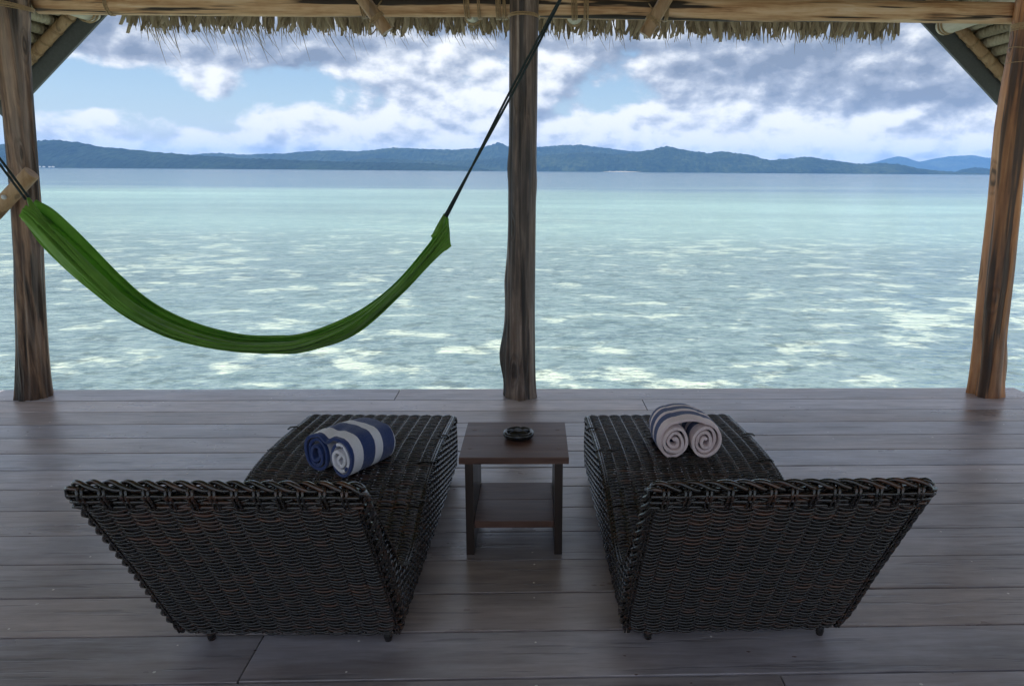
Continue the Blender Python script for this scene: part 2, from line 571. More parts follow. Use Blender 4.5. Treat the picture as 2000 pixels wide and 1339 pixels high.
def towel_mat(name, bands, white):
    """stripes woven across the towel: object Y runs along the roll"""
    m, t, p, _ = new_mat(name)
    c, rnd = obj_coords(t, False)
    s = t.new('ShaderNodeSeparateXYZ')
    t.put(s.inputs[0], c)
    wob = t.noise(c, 25.0, 2.0)
    at = t.new('ShaderNodeAttribute', attribute_name='stripe')
    y = t.math('MULTIPLY_ADD', wob, 0.006, at.outputs['Fac'])
    stops = []
    for pos, navy in bands:
        stops.append((pos, (0.022, 0.050, 0.190) if navy else white))
    col = t.ramp(t.maprange(y, 0.0, 0.30), stops, 'CONSTANT')
    fuzz = t.noise(c, 420.0, 3.0, 0.7)
    col = t.vmath('MULTIPLY', col, t.maprange(fuzz, 0.25, 0.75, 0.78, 1.15))
    t.put(p.inputs['Base Color'], col)
    p.inputs['Roughness'].default_value = 0.95
    p.inputs['Specular IOR Level'].default_value = 0.1
    p.inputs['Sheen Weight'].default_value = 0.35
    t.put(p.inputs['Normal'], t.bump(fuzz, 0.9, 0.003))
    return m


def forest_mat(name, a, b, c3):
    m, t, p, _ = new_mat(name)
    c = t.new('ShaderNodeTexCoord').outputs['Object']
    n = t.noise(c, 0.030, 6.0, 0.7)
    n2 = t.noise(c, 0.0035, 4.0, 0.6)
    f = t.math('ADD', t.math('MULTIPLY', n, 0.6), t.math('MULTIPLY', n2, 0.4))
    t.put(p.inputs['Base Color'], t.ramp(f, [(0.40, a), (0.5, b), (0.60, c3)]))
    p.inputs['Roughness'].default_value = 0.9
    p.inputs['Specular IOR Level'].default_value = 0.1
    t.put(p.inputs['Normal'], t.bump(n, 1.0, 14.0))
    return m


# ------------------------------------------------------------------ sea bed, sea, hills, haze
WATER_Z = -1.4


def seabed_mat():
    m, t, p, _ = new_mat('reef_flat')
    c = t.new('ShaderNodeTexCoord').outputs['Object']
    s = t.new('ShaderNodeSeparateXYZ')
    t.put(s.inputs[0], c)
    yy = s.outputs[1]
    a = t.noise(t.mapping(c, scale=(0.62, 0.80, 1), rot=(0, 0, 0.12)), 1.0, 7.0, 0.62, 0.2)
    a2 = t.noise(t.mapping(c, scale=(0.055, 0.075, 1), loc=(3, 1, 0)), 1.0, 3.0, 0.5)
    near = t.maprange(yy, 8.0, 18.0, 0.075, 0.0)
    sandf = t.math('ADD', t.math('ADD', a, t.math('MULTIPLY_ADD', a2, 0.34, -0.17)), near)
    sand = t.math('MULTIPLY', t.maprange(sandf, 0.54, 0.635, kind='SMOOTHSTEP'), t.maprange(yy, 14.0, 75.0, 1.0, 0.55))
    fine = t.noise(c, 3.2, 5.0, 0.65)
    grass = t.ramp(t.math('ADD', t.math('MULTIPLY', fine, 0.6), t.math('MULTIPLY', a, 0.4)),
                   [(0.32, (0.090, 0.140, 0.152)), (0.5, (0.230, 0.295, 0.305)), (0.68, (0.39, 0.450, 0.445))])
    col = t.mix(sand, grass, t.mix(fine, (0.56, 0.60, 0.50), (0.72, 0.73, 0.62)))
    # farther out the flat is bare sand under deeper, greener water, then the reef edge drops away
    coral = t.noise(t.mapping(c, scale=(1.5, 1.7, 1), loc=(7, 3, 0)), 1.0, 5.0, 0.65)
    col = t.mix(t.math('MULTIPLY', t.maprange(coral, 0.545, 0.62), 0.60), col, (0.075, 0.105, 0.100))
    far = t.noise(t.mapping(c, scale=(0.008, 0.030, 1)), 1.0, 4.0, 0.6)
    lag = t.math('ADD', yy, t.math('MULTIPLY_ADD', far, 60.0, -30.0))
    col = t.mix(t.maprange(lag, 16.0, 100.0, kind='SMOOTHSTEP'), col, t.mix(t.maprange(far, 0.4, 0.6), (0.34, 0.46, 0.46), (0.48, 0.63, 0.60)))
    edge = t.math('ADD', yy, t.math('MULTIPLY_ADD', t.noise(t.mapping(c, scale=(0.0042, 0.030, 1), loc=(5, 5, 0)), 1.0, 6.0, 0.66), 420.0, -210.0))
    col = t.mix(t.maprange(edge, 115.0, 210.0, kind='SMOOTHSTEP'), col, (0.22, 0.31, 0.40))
    t.put(p.inputs['Base Color'], col)
    p.inputs['Roughness'].default_value = 0.95
    p.inputs['Specular IOR Level'].default_value = 0.0
    return m


def sea_mat():
    m, t, p, out = new_mat('sea_water')
    t.n.remove(p)
    c = t.new('ShaderNodeTexCoord').outputs['Object']
    r1 = t.noise(t.mapping(c, scale=(1.5, 3.4, 1), rot=(0, 0, 0.22)), 1.0, 4.0, 0.55, 0.3)
    r2 = t.noise(t.mapping(c, scale=(0.28, 0.62, 1), rot=(0, 0, -0.18)), 1.0, 3.0, 0.5)
    r3 = t.noise(t.mapping(c, scale=(0.03, 0.09, 1), rot=(0, 0, 0.05)), 1.0, 3.0, 0.5)
    r0 = t.noise(t.mapping(c, scale=(3.6, 8.5, 1), rot=(0, 0, 0.30)), 1.0, 3.0, 0.6, 0.4)
    h = t.math('ADD', t.math('MULTIPLY', r1, 0.075), t.math('MULTIPLY', r2, 0.16))
    h = t.math('MULTIPLY_ADD', r0, 0.045, h)
    h = t.math('ADD', h, t.math('MULTIPLY', r3, 0.25))
    nrm = t.bump(h, 0.75, 1.0)
    fr = t.new('ShaderNodeFresnel')
    fr.inputs[0].default_value = 1.33
    t.put(fr.inputs['Normal'], nrm)
    gl = t.new('ShaderNodeBsdfGlossy')
    gl.inputs['Roughness'].default_value = 0.06
    t.put(gl.inputs['Normal'], nrm)
    tr = t.new('ShaderNodeBsdfTransparent')
    tr.inputs[0].default_value = (0.93, 0.985, 0.98, 1)
    mx = t.new('ShaderNodeMixShader')
    t.put(mx.inputs[0], t.math('MINIMUM', fr.outputs[0], 0.8))
    t.l.new(tr.outputs[0], mx.inputs[1])
    t.l.new(gl.outputs[0], mx.inputs[2])
    t.l.new(mx.outputs[0], out.inputs[0])
    return m


def quad_sheet(name, x0, x1, y0, y1, z, mat):
    return link(name, mesh_data(name, [(x0, y0, z), (x1, y0, z), (x1, y1, z), (x0, y1, z)], [(0, 1, 2, 3)], mat))


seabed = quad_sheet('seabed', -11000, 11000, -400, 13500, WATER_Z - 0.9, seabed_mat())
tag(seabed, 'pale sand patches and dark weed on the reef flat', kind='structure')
sea = quad_sheet('sea', -11000, 11000, -400, 13500, WATER_Z, sea_mat())
tag(sea, 'calm clear turquoise sea reaching to the islands', kind='structure')


def hill(name, label, sil, dist, depth, mat, seed, nx=420, ny=16, rough=1.0, tree=6.0):
    xs = np.array([p[0] for p in sil], float)
    zs = np.array([p[1] for p in sil], float)
    X = np.linspace(xs[0], xs[-1], nx)
    v, f = [], []
    for j in range(ny):
        s = j / (ny - 1)                       # 0 front shore .. 1 behind the ridge
        prof = math.sin(min(s / 0.62, 1.0) * PI / 2) ** 0.8 if s <= 0.62 else max(0.0, math.cos((s - 0.62) / 0.38 * PI / 2)) ** 0.7
        for i, x in enumerate(X):
            y = dist + (s - 0.62) * depth
            k = y / dist
            h = np.interp(x, xs, zs)
            r = mnoise.fractal(Vector((x * 0.0035 + seed, y * 0.0045, seed)), 0.9, 2.1, 5)
            tn = mnoise.noise(Vector((x * 0.055, y * 0.055, seed))) + 0.6 * mnoise.noise(Vector((x * 0.12, y * 0.12, seed + 5)))
            gap = 1.0 - 0.28 * rough * abs(r) * (1 - abs(s - 0.62)) if s < 0.56 else 1.0
            z = h * prof * gap * (1 + (0.08 * rough * r if s < 0.6 else 0.02 * r)) + (tn * tree if 0.02 < s < 0.98 else 0)
            if s > 0.62: z *= 0.96
            if j == 0 or j == ny - 1: z = -2.0
            v.append((x * (1 + 0.0 * k), y + 12 * r, WATER_Z + z))
    for j in range(ny - 1):
        for i in range(nx - 1):
            a = j * nx + i
            f.append((a, a + 1, a + nx + 1, a + nx))
    o = link(name, mesh_data(name, v, f, mat, False))
    return tag(o, label, kind='structure')


FOREST = forest_mat('island_forest', (0.006, 0.016, 0.009), (0.016, 0.032, 0.015), (0.046, 0.064, 0.026))
FOREST_L = forest_mat('headland_forest', (0.006, 0.016, 0.010), (0.012, 0.026, 0.015), (0.022, 0.042, 0.020))
hill('hills', 'long dark forested headland at the left', [(-3600, 60), (-2894, 93), (-2563, 130), (-2448, 141), (-2346, 129), (-2218, 107), (-2063, 95), (-1907, 79), (-1750, 69), (-1619, 63), (-1487, 56), (-1275, 50), (-1062, 44), (-741, 38), (-498, 35), (-300, 20), (-201, 2)], 4200, 700, FOREST_L, 1.7)
hill('hills', 'pale distant ridge behind the middle of the bay', [(-3000, 40), (-2708, 110), (-2544, 123), (-2340, 113), (-1970, 124), (-1804, 142), (-1597, 152), (-1391, 145), (-1225, 163), (-1100, 180), (-851, 170), (-643, 164), (-434, 178), (-308, 207), (-246, 228), (-162, 192), (27, 194), (279, 208), (405, 213), (616, 191), (828, 168), (1041, 149), (1500, 90), (1900, 20)], 6500, 1100, FOREST, 5.2)
hill('hills', 'nearer green forested ridge across the bay', [(-1600, 2), (-1315, 44), (-1115, 65), (-982, 76), (-816, 67), (-650, 62), (-449, 67), (-248, 78), (-113, 93), (89, 104), (223, 115), (392, 126), (562, 111), (764, 136), (899, 170), (1036, 145), (1174, 123), (1275, 140), (1448, 119), (1588, 87), (1759, 98), (1844, 109), (2002, 87), (2212, 62), (2281, 69), (2378, 73), (2493, 47), (2635, 28), (2811, 16), (2883, 2)], 5200, 800, FOREST, 9.4)
hill('hills', 'small low wooded islet at the right', [(3090, 2), (3139, 36), (3231, 51), (3328, 41), (3390, 2)], 5600, 260, FOREST_L, 12.1, nx=90)
hill('hills', 'faint blue mountains far off at the right', [(4600, 20), (4970, 126), (5344, 232), (5434, 255), (5737, 169), (6039, 231), (6228, 262), (6536, 279), (6813, 237), (7053, 187), (7362, 204), (7839, 149), (8600, 60)], 11500, 1500, FOREST, 15.3, tree=3.0)


def strip(name, label, pts, mat):
    v, f = [], []
    for i, (x, y, wd) in enumerate(pts):
        v += [(x, y, WATER_Z + 0.2), (x, y + 14, WATER_Z + wd)]
    for i in range(len(pts) - 1):
        f.append((2 * i, 2 * i + 2, 2 * i + 3, 2 * i + 1))
    return tag(link(name, mesh_data(name, v, f, mat)), label, kind='structure')


strip('beach', 'thin strip of pale beach below the green ridge', [(440, 4690, 0.8), (480, 4686, 2), (540, 4684, 3), (590, 4684, 3), (640, 4688, 2), (670, 4690, 0.8)], M_SAND)


def house(x, y, z, s, label, group, rz):
    mb = MB()
    hw, hd, hh = 5.0 * s, 3.6 * s, 3.4 * s
    v = [(-hw, -hd, 0), (hw, -hd, 0), (hw, hd, 0), (-hw, hd, 0), (-hw, -hd, hh), (hw, -hd, hh), (hw, hd, hh), (-hw, hd, hh)]
    mb.add(v, [(0, 1, 5, 4), (1, 2, 6, 5), (2, 3, 7, 6), (3, 0, 4, 7)])
    o = 0.8 * s
    mb.add([(-hw - o, -hd - o, hh), (hw + o, -hd - o, hh), (hw + o, hd + o, hh), (-hw - o, hd + o, hh), (-hw - o, 0, hh + 2.4 * s), (hw + o, 0, hh + 2.4 * s)],
           [(0, 1, 5, 4), (2, 3, 4, 5), (1, 2, 5), (3, 0, 4), (3, 2, 1, 0)])
    h = mb.build('shore_house', M_HOUSE, None, loc=(x, y, z), rot=(0, 0, rz))
    tag(h, label, 'house', group)


for i, x in enumerate((-2271, -2252, -2226, -2210)):
    house(x, 3740, WATER_Z + 0.5, 0.95, ('first', 'second', 'third', 'fourth')[i] + ' tiny white house from the left post on the shore of the dark headland', 'white houses under the left headland', 0.1 * math.sin(x))
for i, x in enumerate((480, 520, 545, 572)):
    house(x, 4682, WATER_Z + 2.0, 0.7, ('first', 'second', 'third', 'fourth')[i] + ' tiny white house from the left on the pale beach under the green ridge', 'white houses on the far beach', 0.2 * math.sin(x))


# ------------------------------------------------------------------ haze
def haze():
    mb = MB()
    mb.box((0, 6600, 158), (23000, 14200, 324))
    m = bpy.data.materials.new('sea_haze')
    m.use_nodes = True
    t = NT(m.node_tree)
    t.n.clear()
    out = t.new('ShaderNodeOutputMaterial')
    v = t.new('ShaderNodeVolumePrincipled')
    v.inputs['Color'].default_value = (0.25, 0.52, 1.0, 1)
    v.inputs['Density'].default_value = 0.5 / 8000
    v.inputs['Anisotropy'].default_value = 0.0
    t.l.new(v.outputs[0], out.inputs['Volume'])
    o = mb.build('haze', m)
    tag(o, 'pale blue sea haze over the bay', kind='stuff')


haze()

# ------------------------------------------------------------------ deck
deck = bpy.data.objects.new('deck', None)
COL.objects.link(deck)
tag(deck, 'weathered brown plank deck over the water', kind='structure')
DECK_Y0, DECK_W = 5.5464, 0.25801
DX0, DX1 = -3.871, 3.736


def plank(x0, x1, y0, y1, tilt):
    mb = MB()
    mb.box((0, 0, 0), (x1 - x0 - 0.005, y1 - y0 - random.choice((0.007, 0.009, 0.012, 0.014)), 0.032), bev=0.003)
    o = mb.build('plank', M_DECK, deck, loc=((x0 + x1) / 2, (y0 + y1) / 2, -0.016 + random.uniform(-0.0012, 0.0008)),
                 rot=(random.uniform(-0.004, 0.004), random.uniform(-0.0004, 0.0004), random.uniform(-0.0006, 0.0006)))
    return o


joints = {0: [-0.963], 1: [0.813], 12: [-0.933], 13: [0.819], 16: [0.3], 19: [-1.2], 22: [1.8]}
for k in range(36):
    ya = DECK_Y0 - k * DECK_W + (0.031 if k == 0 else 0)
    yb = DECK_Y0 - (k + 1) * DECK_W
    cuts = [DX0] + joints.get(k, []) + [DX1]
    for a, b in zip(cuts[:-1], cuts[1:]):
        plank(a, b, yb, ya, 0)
mb = MB()
for k in range(36):
    yb = DECK_Y0 - (k + 1) * DECK_W
    for jx in np.arange(-3.70, 3.7, 0.62):
        for q in (0.22, 0.78):
            if random.random() < 0.30: continue
            y = yb + q * DECK_W + random.uniform(-0.02, 0.02)
            x = jx + random.uniform(-0.012, 0.012)
            r = random.uniform(0.0032, 0.0062)
            vv = [(x + r * math.cos(a), y + r * math.sin(a), 0.0006) for a in np.linspace(0, 2 * PI, 9)[:-1]]
            mb.add(vv + [(x, y, 0.0022)], [(i, (i + 1) % 8, 8) for i in range(8)])
sc_o = mb.build('screw_plug', M_SCREW, deck)
tag(sc_o, kind='stuff')
mb = MB()
for i in range(130):
    x, y, r = random.uniform(DX0, DX1), random.uniform(1.2, 5.5), random.uniform(0.002, 0.006)
    n_ = random.randint(5, 8)
    mb.add([(x + r * random.uniform(0.6, 2.2) * math.cos(a), y + r * random.uniform(0.5, 1.0) * math.sin(a), 0.0008) for a in np.linspace(0, 2 * PI, n_ + 1)[:-1]] + [(x, y, 0.0016)], [(q, (q + 1) % n_, n_) for q in range(n_)])
dk = mb.build('wood_chip', M_TABLE, deck)
tag(dk, kind='stuff')
for jx in np.arange(-3.70, 3.7, 0.62):
    mb = MB()
    mb.box((0, 0, 0), (0.06, 9.2, 0.14))
    mb.build('joist', M_TABLE, deck, loc=(jx, 0.9, -0.105), rot=(0, 0, 0))
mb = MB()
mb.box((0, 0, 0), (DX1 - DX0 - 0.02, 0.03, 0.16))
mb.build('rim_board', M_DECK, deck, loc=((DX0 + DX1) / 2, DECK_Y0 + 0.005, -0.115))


# ------------------------------------------------------------------ posts
def post(label, path, rad, mat, seed, flute, burls=()):
    """path: (z, x) centre line; rad: (z, r)"""
    base = Vector((interp([p[0] for p in path], [p[1] for p in path], 0), 5.40, 0))
    root = thing('wooden_post', label, 'post', base, 0, 'posts along the seaward deck edge')
    zs = np.concatenate([np.linspace(-2.4, -0.1, 6), np.linspace(0, 3.1, 78)])
    N = 56
    v, f = [], []
    pz, px = [p[0] for p in path], [p[1] for p in path]
    for z in zs:
        cx = interp(pz, px, z) - base.x
        r0 = interp([p[0] for p in rad], [p[1] for p in rad], z)
        for k in range(N):
            a = 2 * PI * k / N
            ca, sa = math.cos(a), math.sin(a)
            g = mnoise.noise(Vector((ca * 1.1 + seed, sa * 1.1, z * 0.32))) * 0.20
            g += mnoise.noise(Vector((ca * 2.6, sa * 2.6 + seed, z * 0.5))) * 0.15
            g += -abs(mnoise.noise(Vector((ca * 3.6 + 7, sa * 3.6, z * 0.42 + seed)))) * 0.22 + 0.05
            g += mnoise.noise(Vector((ca * 7, sa * 7, z * 1.6 + seed))) * 0.03
            g *= flute * interp([0, 1.2, 2.6], [1.25, 0.8, 0.35], z)
            for (ba, bz, sa_, sz, h) in burls:
                d = (a - ba + PI) % (2 * PI) - PI
                g += h * math.exp(-(d / sa_) ** 2 - ((z - bz) / sz) ** 2)
            flare = 0.16 * math.exp(-max(z, 0) / 0.07)
            r = r0 * (1 + g + flare * 0.5)
            v.append((cx + r * ca, r * sa, z))
    n = len(zs)
    for i in range(n - 1):
        for k in range(N):
            k2 = (k + 1) % N
            f.append((i * N + k, i * N + k2, (i + 1) * N + k2, (i + 1) * N + k))
    f.append(tuple(range((n - 1) * N, n * N)))
    link('trunk', mesh_data('trunk', v, f, mat, True), root)
    return root


def lash(parent, c, axis, R, n=3, r=0.004, step=0.008, wob=0.004, squash=1.0):
    mb = MB()
    ax = Vector(axis).normalized()
    for i in range(n):
        mb.ring(Vector(c) + ax * ((i - (n - 1) / 2) * step), ax, R, r, wob=random.uniform(0, wob), squash=squash)
    return mb.build('lashing', M_RATTAN, parent, smooth=True)


pl = post('gnarled left post behind the end of the green hammock',
          [(-2.4, -3.56), (0, -3.525), (0.8, -3.451), (1.35, -3.40), (1.69, -3.38), (2.0, -3.363), (2.33, -3.341), (2.64, -3.296), (3.1, -3.27)],
          [(-2.4, 0.104), (0, 0.101), (0.5, 0.093), (1.5, 0.088), (2.3, 0.090), (3.1, 0.092)], M_POST_L, 3.3, 1.25)
pm = post('dark middle post with a burl down its left side',
          [(-2.4, -0.085), (0, -0.071), (0.65, -0.065), (1.7, -0.048), (2.7, -0.032), (3.1, -0.03)],
          [(-2.4, 0.105), (0, 0.102), (0.6, 0.098), (1.6, 0.095), (2.5, 0.094), (3.1, 0.094)], M_POST_M, 8.1, 1.05,
          burls=[(PI * 1.02, 0.30, 0.32, 0.17, 0.48), (PI * 1.0, 0.86, 0.30, 0.16, 0.22), (PI * 1.0, 0.58, 0.25, 0.25, 0.16), (PI * 1.0, 1.62, 0.4, 0.09, 0.13), (0.1, 1.52, 0.4, 0.09, 0.10), (-PI * 0.55, 0.05, 0.35, 0.12, 0.25)])
pr = post('orange brown leaning right post with a dark groove',
          [(-2.4, 3.43), (0, 3.410), (0.5, 3.386), (0.95, 3.375), (1.39, 3.362), (1.74, 3.343), (1.92, 3.335), (2.1, 3.337), (2.42, 3.353), (3.1, 3.37)],
          [(-2.4, 0.112), (0, 0.110), (0.4, 0.100), (0.9, 0.104), (1.7, 0.102), (2.4, 0.098), (3.1, 0.096)], M_POST_R, 5.9, 1.1,
          burls=[(-0.25, 0.25, 0.3, 0.22, 0.22)])
lash(pl, (0.222, 0, 2.60), (0.15, 0, 1), 0.108, 4)
lash(pm, (0.037, 0, 2.585), (0, 0.1, 1), 0.100, 3, wob=0.008)
lash(pr, (-0.05, 0, 2.565), (0.02, 0, 1), 0.104, 6)
lash(pr, (-0.058, 0, 2.40), (0.35, 0.1, 1), 0.108, 1, r=0.003)
lash(pr, (-0.06, 0, 2.34), (0.0, 0, 1), 0.105, 1, r=0.003)


# ------------------------------------------------------------------ tie beam with its lashings
def log_mesh(mb, p0, p1, r0, r1, seed, N=22, n=40, rough=0.06):
    p0, p1 = Vector(p0), Vector(p1)
    ax = (p1 - p0).normalized()
    u = ax.orthogonal().normalized()
    b = ax.cross(u)
    v, f = [], []
    for i in range(n):
        t = i / (n - 1)
        c = p0.lerp(p1, t)
        L = (p1 - p0).length * t
        c = c + u * (mnoise.noise(Vector((L * 0.5, seed, 0))) * 0.012) + b * (mnoise.noise(Vector((L * 0.5, seed, 7))) * 0.012)
        for k in range(N):
            a = 2 * PI * k / N
            r = (r0 + (r1 - r0) * t) * (1 + rough * mnoise.noise(Vector((math.cos(a) * 1.5, math.sin(a) * 1.5 + seed, L * 1.2))))
            v.append(c + u * (r * math.cos(a)) + b * (r * math.sin(a)))
    for i in range(n - 1):
        for k in range(N):
            k2 = (k + 1) % N
            f.append((i * N + k, i * N + k2, (i + 1) * N + k2, (i + 1) * N + k))
    f.append(tuple(reversed(range(N))))
    f.append(tuple(range((n - 1) * N, n * N)))
    mb.add(v, f)
    return mb


BEAM_Y = 5.53


def beam_z(x):
    return 2.657 + 0.0042 * (x + 2.8)


beam = thing('tie_beam', 'cracked brown log beam spanning the posts under the thatch', 'beam', (0.0, BEAM_Y, beam_z(0.0)))
mb = MB()
log_mesh(mb, (-3.23, 0, beam_z(-3.23) - beam_z(0.0)), (3.33, 0, beam_z(3.33) - beam_z(0.0)), 0.073, 0.070, 2.0, n=80)
beam_log = mb.build('log', M_BEAM, beam, smooth=True)
for bx, n in ((-2.76, 3), (-0.412, 4), (-0.334, 3), (-0.206, 4), (-0.165, 3), (0.301, 4), (0.379, 4), (-1.10, 3), (0.92, 3)):
    lash(beam, (bx, 0, beam_z(bx) - beam_z(0.0)), (1, 0, 0.03), 0.077, n, r=0.0042, step=0.009, wob=0.005)


def purlin(x, y_end, zc, r, label, yaw=0.0, y_in=3.6):
    root = thing('roof_log', label, 'log', (x, y_end, zc), yaw, 'pale roof logs resting across the tie beam')
    mb = MB()
    log_mesh(mb, (0, 0, 0), (0, y_in - y_end, 0), r, r * 0.95, x, n=30)
    body = mb.build('log', M_LOG, root, smooth=True)
    for q in (-0.05, -0.10):
        lash(root, (0, q, 0), (0, 1, 0), r + 0.003, 2, r=0.005, wob=0.002)
    return root


purlin(-3.60, 6.90, 2.83, 0.070, 'pale roof log by the left grey board', y_in=1.0)
purlin(-0.466, 6.88, 2.848, 0.068, 'pale round roof log end just left of the middle post')
purlin(0.372, 6.88, 2.846, 0.066, 'pale round roof log end just right of the middle post', y_in=1.0)
purlin(3.55, 6.90, 2.835, 0.072, 'pale roof log by the right grey board', y_in=1.0)


def stub(x0, z0, x1, z1, label):
    root = thing('hanging_pole', label, 'pole', (x0, BEAM_Y - 0.12, z0), 0, 'short poles lashed to the beam')
    mb = MB()
    d = Vector((x1 - x0, 0.02, z1 - z0)).normalized()
    p1 = Vector((x1 - x0, 0.02, z1 - z0))
    log_mesh(mb, -d * 1.55, p1, 0.046, 0.043, x0, n=24, N=18)
    body = mb.build('pole', M_BAMBOO, root, smooth=False)
    lash(root, p1 - d * 0.105, d, 0.050, 4, r=0.004, wob=0.003)
    mb = MB()
    mb.ring(p1 - d * 0.13 + Vector((0, 0.09, 0)), (0.9 if x0 > 0 else -0.9, 0, 0.4), 0.135, 0.0045, squash=0.8)
    mb.build('lashing', M_RATTAN, root, smooth=True)
    return root


stub(-1.078, 2.677, -0.937, 2.485, 'short slanting pole lashed to the beam left of the middle post')
stub(0.899, 2.706, 0.770, 2.488, 'short slanting pole lashed to the beam right of the middle post')

# ------------------------------------------------------------------ thatch roof: two slopes and the gable fringe
RIDGE_X = -0.04


def roof_side(label, sgn, xa, za, xb, zb, xend, seed):
    """lower edge of the grey board runs from (xa, za) to (xb, zb) in the gable plane; xend = eave"""
    root = thing('thatch_roof', label, 'roof', (xa, 7.0, za))
    s = (zb - za) / (xb - xa)
    L = lambda x: za + s * (x - xa)          # board's lower edge
    d = Vector((sgn, 0, s * sgn)).normalized()        # down the slope
    nn = Vector((-d.z * sgn, 0, d.x * sgn))
    if nn.z < 0: nn = -nn
    def P(x, off, y): return Vector((x - xa, y - 7.0, L(x) - za)) + nn * off
    # grey barge board
    mb = MB()
    a, b = RIDGE_X, xend
    bw = 0.17
    v = [P(a, 0, 6.985), P(b, 0, 6.985), P(b, bw, 6.985), P(a, bw, 6.985), P(a, 0, 7.015), P(b, 0, 7.015), P(b, bw, 7.015), P(a, bw, 7.015)]
    mb.add(v, [(0, 1, 2, 3), (7, 6, 5, 4), (0, 4, 5, 1), (1, 5, 6, 2), (2, 6, 7, 3), (3, 7, 4, 0)])
    mb.build('barge_board', M_BOARD, root)
    # bamboo rafter just inside the board with its ties
    mb = MB()
    log_mesh(mb, P(RIDGE_X + sgn * 0.4, bw - 0.012, 6.92), P(xend, bw - 0.012, 6.92), 0.046, 0.046, seed, n=60, N=16, rough=0.05)
    rafter = mb.build('rafter', M_BAMBOO, root, smooth=True)
    for i in range(16):
        x = xend - sgn * (0.05 + 0.088 * i + random.uniform(-0.02, 0.02))
        c = P(x, bw - 0.012, 6.92)
        mb = MB()
        for q in (-0.006, 0.006):
            mb.ring(c + d * q, d + Vector((0, random.uniform(0.15, 0.4), 0)), 0.050, 0.0028, seg=20)
        mb.build('lashing', M_RATTAN, rafter, smooth=True)
    # thatch rows seen from below, each a gathered roll of folded leaves
    for i in range(13):
        x = xend - sgn * (0.05 + 0.078 * i)
        mbb = MB()
        N, n = 12, 250
        y0, y1 = 6.96, 4.9
        c0 = P(x, bw + 0.135, 0)
        v, f = [], []
        for q in range(n):
            y = y0 + (y1 - y0) * q / (n - 1)
            for k in range(N):
                an = 2 * PI * k / N
                tw = 0.5 + 0.5 * math.sin(an * 1.0 * sgn + y * 120.0 + seed * i)
                r = 0.040 * (0.62 + 0.50 * tw + 0.16 * mnoise.noise(Vector((y * 14, an, i + seed))))
                v.append(P(x, bw + 0.075 + r * math.sin(an), y) + d * (r * 1.05 * math.cos(an)))
        for q in range(n - 1):
            for k in range(N):
                k2 = (k + 1) % N
                f.append((q * N + k, q * N + k2, (q + 1) * N + k2, (q + 1) * N + k))
        mbb.add(v, f)
        mbb.build('thatch_row', M_BUNDLE, root, smooth=True)
    # thatch body above the rows, the whole length of the roof
    mb = MB()
    o0, o1 = bw + 0.115, bw + 0.36
    ya, yb = 7.05, -1.7
    rx = RIDGE_X - sgn * 0.30          # the two slopes overlap at the ridge
    v = [P(rx, o0, ya), P(xend + sgn * 0.05, o0, ya), P(xend + sgn * 0.05, o1, ya), P(rx, o1, ya),
         P(rx, o0, yb), P(xend + sgn * 0.05, o0, yb), P(xend + sgn * 0.05, o1, yb), P(rx, o1, yb)]
    mb.add(v, [(0, 1, 2, 3), (7, 6, 5, 4), (0, 4, 5, 1), (1, 5, 6, 2), (2, 6, 7, 3), (3, 7, 4, 0)])
    mb.build('thatch_cover', M_THATCH, root)
    mb = MB()
    v = [P(rx, bw + 0.002, 6.99), P(xend, bw + 0.002, 6.99), P(xend, bw + 0.114, 6.99), P(rx, bw + 0.114, 6.99),
         P(rx, bw + 0.002, 7.04), P(xend, bw + 0.002, 7.04), P(xend, bw + 0.114, 7.04), P(rx, bw + 0.114, 7.04)]
    mb.add(v, [(0, 1, 2, 3), (7, 6, 5, 4), (0, 4, 5, 1), (1, 5, 6, 2), (2, 6, 7, 3), (3, 7, 4, 0)])
    mb.build('thatch_edge', M_THATCH, root)
    return root


roof_side('left slope of the thatched roof with its grey edge board', -1, -3.527, 2.851, -4.26, 2.179, -4.47, 3.0)
roof_side('right slope of the thatched roof with its grey edge board', 1, 3.391, 2.89, 4.206, 2.174, 4.40, 6.0)

gable = thing('thatch_gable', 'ragged thatch fringe hanging along the gable above the sea', 'thatch', (-0.04, 6.94, 2.9))


def leaf_mesh(L, wd, lean, curl, tip):
    """one folded palm leaf blade hanging from the origin"""
    v, f = [], []
    n = 4
    for i in range(n + 1):
        t = i / n
        ww = wd * (1.0 if t < 0.75 else 1.0 - (t - 0.75) / 0.25 * tip)
        x = lean * t * t * L
        y = curl * t * t * L
        z = -L * t
        v += [(x - ww / 2, y, z), (x, y - wd * 0.28, z), (x + ww / 2, y, z)]
    for i in range(n):
        a = 3 * i
        f += [(a, a + 1, a + 4, a + 3), (a + 1, a + 2, a + 5, a + 4)]
    return mesh_data('thatch_leaf', v, f, M_THATCH)


leaf_kinds = [leaf_mesh(random.uniform(0.20, 0.26), random.uniform(0.030, 0.046), random.uniform(-0.25, 0.25), random.uniform(-0.1, 0.2), random.uniform(0.15, 0.6)) for _ in range(14)]
GX0, GX1 = -3.43, 3.25
for i in range(290):
    x = GX0 + 0.12 + (GX1 - GX0 - 0.2) * (i + random.uniform(-0.4, 0.4)) / 289
    o = link('thatch_leaf', random.choice(leaf_kinds), gable, (x + 0.04, -0.02 - random.uniform(0, 0.03), 0.058 + random.uniform(-0.02, 0.02) + 0.003 * x),
             (random.uniform(-0.1, 0.18), random.uniform(-0.14, 0.14) + (0.16 if x < -1.9 else 0.0), random.uniform(-0.5, 0.5)))
    o.scale.z = random.uniform(0.86, 1.06)
mb = MB()


